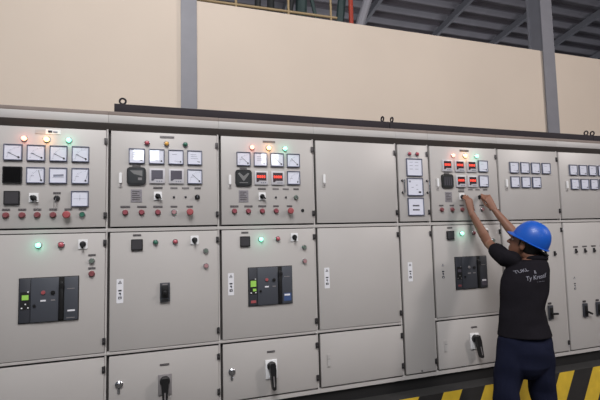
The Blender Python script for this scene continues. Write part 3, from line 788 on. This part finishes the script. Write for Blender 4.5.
loft(bm, [(H(-.040, 0, -.058), hf * .045, hl * .050), (H(-.040, 0, -.042), hf * .062, hl * .064), (H(-.030, 0, -.01), hf * .080, hl * .075), (H(-.022, 0, .04), hf * .086, hl * .080), (H(-.010, 0, .09), hf * .092, hl * .074), (H(-.008, 0, .118), hf * .06, hl * .05)], 24)
for s_ in (-1, 1): limb(bm, [H(.026, .069 * s_, .04), H(.024, .071 * s_, -.012)], [.008, .006], 8)
pput('hair', fuse(bm, 'hair', .005, 2, [HAIR]))

# shirt, sleeves, collar and print
bm = bmesh.new()
rings = []
for z, x, y, a, d_ in torso[1:]:
    k = 1.0 if z > 1.0 else (1.04 if z > .9 else 1.10)
    rings.append(((x, y, z), tr * (a * k + .008), tf * (d_ * k + .008)))
rings = rings[:-1] + [((2.948, -.445, 1.394), tr * .082, tf * .074)]
loft(bm, rings, 32)
ls_end, rs_end = LS.lerp(LE, .48), RS.lerp(RE, .52)
limb(bm, [LS + tr * .05 - Z3 * .01, LS, LS.lerp(LE, .3), ls_end], [.066, .066, .064, .062])
limb(bm, [RS - tr * .03 - Z3 * .02, RS, RS.lerp(RE, .3), rs_end], [.066, .064, .062, .060])
shirt_me = fuse(bm, 'shirt', .006, 6, [SHIRT])
# soft folds pulled by the raised arms
for v in shirt_me.vertices:
    z = v.co.z; k = max(0, min(1, (1.34 - z) / .2))
    v.co += (tr * math.cos(z * 23 + v.co.x * 14) + tf * math.sin(z * 31 - v.co.x * 19)) * .0035 * k
bvh = BVHTree.FromPolygons([v.co.copy() for v in shirt_me.vertices], [tuple(p.vertices) for p in shirt_me.polygons])
shirt = pput('shirt', shirt_me)
b = MB(); t = bmesh.new()
nk = Vector((2.970, -.452, 1.396))
n1 = (Vector((.08, .22, 1))).normalized(); a1 = tr - n1 * tr.dot(n1); a1.normalize(); b1 = n1.cross(a1)
for i in range(28):
    for j in range(8):
        a = 2 * PI * i / 28; q_ = 2 * PI * j / 8
        rad = a1 * math.cos(a) * .074 + b1 * math.sin(a) * .068
        t.verts.new(nk + rad * (1 + .10 * math.cos(q_)) + n1 * .017 * math.sin(q_))
t.verts.ensure_lookup_table()
for i in range(28):
    for j in range(8): t.faces.new([t.verts[k] for k in (i * 8 + j, ((i + 1) % 28) * 8 + j, ((i + 1) % 28) * 8 + (j + 1) % 8, i * 8 + (j + 1) % 8)])
bmesh.ops.recalc_face_normals(t, faces=t.faces[:]); b.merge(t, SHIRT); pput('collar', b.mesh('collar'), shirt)
def print_text(txt, size, x, z, shear=0.0, rot=0.0, sx_=1.0):
    cu = bpy.data.curves.new('txt', 'FONT'); cu.body = txt; cu.size = size; cu.shear = shear; cu.align_x = 'CENTER'; cu.resolution_u = 3
    o = bpy.data.objects.new('txt', cu); COL.objects.link(o)
    me = bpy.data.meshes.new_from_object(o.evaluated_get(bpy.context.evaluated_depsgraph_get()))
    bpy.data.objects.remove(o)
    bm = bmesh.new(); bm.from_mesh(me); bmesh.ops.subdivide_edges(bm, edges=bm.edges[:], cuts=1); bmesh.ops.triangulate(bm, faces=bm.faces[:])
    ca, sa = math.cos(rot), math.sin(rot); org = Vector((2.865, -.446, 0))
    for v in bm.verts:
        px, pz = v.co.x * sx_, v.co.y
        px, pz = x + px * ca - pz * sa, z + px * sa + pz * ca
        p = org + tr * px + Z3 * pz
        hit = bvh.ray_cast(p - tf * .5, tf)
        q_ = hit[0] if hit[0] is not None else p - tf * .1
        v.co = q_ - tf * .0025
    bm.to_mesh(me); bm.free(); me.materials.clear(); me.materials.append(PRINT); return me
for a in (('TUKL', .028, -.066, 1.312, 0, .24, 1.35), ('&', .032, .018, 1.304, 0, 0, .9), ('Ty Kreatif', .040, .020, 1.266, .35, .14, .95), ('- --- ---', .020, .048, 1.244, 0, .06, 1.1)):
    pput('print', print_text(*a), shirt)

# trousers and shoes
bm = bmesh.new()
loft(bm, [((2.786, -.484, .905), tr * .140, tf * .095), ((2.785, -.486, .84), tr * .158, tf * .112), ((2.787, -.487, .76), tr * .170, tf * .126), ((2.778, -.485, .66), tr * .172, tf * .122), ((2.775, -.484, .61), tr * .110, tf * .095), ((2.775, -.484, .57), tr * .050, tf * .060)], 28)
for a, k, f in ((hipL, kneL, ankL), (hipR, kneR, ankR)):
    limb(bm, [a + Vector((0, 0, .02)), a.lerp(k, .45), k, k.lerp(f, .35), f + Vector((0, 0, .03)), f - Vector((0, 0, .015))], [.104, .098, .088, .084, .080, .078])
pm = fuse(bm, 'trousers', .007, 6, [PANTS])
for v in pm.vertices:
    z = v.co.z; v.co += Vector((math.cos(z * 27 + v.co.y * 20), math.sin(z * 33 + v.co.x * 15), 0)) * .004
pput('trousers', pm)
for f, dx in ((ankL, -.02), (ankR, .03)):
    bm = bmesh.new()
    rings = []
    for y, wd, ht in ((-.075, .020, .03), (-.06, .036, .05), (0, .040, .052), (.07, .044, .042), (.13, .046, .034), (.175, .036, .028), (.195, .015, .018)):
        rings.append((Vector((f.x + dx * (y + .075), f.y + y, ht + .006)), Vector((wd, 0, 0)), Vector((0, 0, ht))))
    loft(bm, rings, 16); limb(bm, [f + Vector((0, 0, -.03)), f + Vector((0, 0, .02))], [.045, .046])
    for v in bm.verts: v.co.z = max(v.co.z, .002)
    pput('shoe', fuse(bm, 'shoe', .006, 2, [SHOE]))

# helmet: ridged dome, brim, adjuster at the back
HP = math.radians(32)
kf = Vector((-math.sin(hy) * math.cos(HP), math.cos(hy) * math.cos(HP), math.sin(HP))); kl = Z3.cross(kf).normalized(); ku = kf.cross(kl).normalized()
RC = HC - hf * .022 + hu * .040
b = MB(); t = bmesh.new(); N = 48
def dome(scale, dz):
    rr = []
    for i in range(13):
        a = i / 12 * PI / 2; row = []
        ca = math.cos(a) ** .82; sa = math.sin(a)
        for j in range(N):
            th = 2 * PI * j / N
            x, y = .131 * scale * ca * math.cos(th), .108 * scale * ca * math.sin(th)
            ridge = .006 * math.exp(-(y / .016) ** 2) + .004 * (math.exp(-((abs(y) - .045) / .010) ** 2))
            row.append(RC + kf * x + kl * y + ku * (.144 * scale * sa + dz + ridge * sa))
        rr.append(row)
    return rr
outer, inner = dome(1, 0), dome(.965, 0)
def ring_brim(e0, dz):
    row = []
    for j in range(N):
        th = 2 * PI * j / N; c_ = max(0, math.cos(th)) ** 1.4; e = e0 + .026 * c_
        row.append(RC + kf * (.131 + e) * math.cos(th) + kl * (.108 + e0 + .012 * c_) * math.sin(th) + ku * (dz - .016 * c_))
    return row
rows = [inner[k] for k in range(12, -1, -1)] + [ring_brim(.010, -.008), ring_brim(.013, -.003), outer[0]] + outer[1:]
vr = [[t.verts.new(p) for p in r] for r in rows]
for p, q_ in zip(vr, vr[1:]):
    for j in range(N): t.faces.new((p[j], p[(j + 1) % N], q_[(j + 1) % N], q_[j]))
bmesh.ops.remove_doubles(t, verts=t.verts[:], dist=.0002); bmesh.ops.recalc_face_normals(t, faces=t.faces[:])
b.merge(t, HELM); helmet = pput('helmet', b.mesh('helmet'))
bm = bmesh.new(); limb(bm, [RC - kf * .128 - ku * .030 + kl * .010, RC - kf * .150 - ku * .032 + kl * .010], [.012, .010], 12)
limb(bm, [RC - kf * .10 + kl * .07 - ku * .015, RC - kf * .128 + kl * .03 - ku * .030, RC - kf * .128 - kl * .03 - ku * .030, RC - kf * .10 - kl * .07 - ku * .015], [.008, .009, .009, .008], 8)
pput('headband', fuse(bm, 'headband', .004, 2, [BLACK]), helmet)
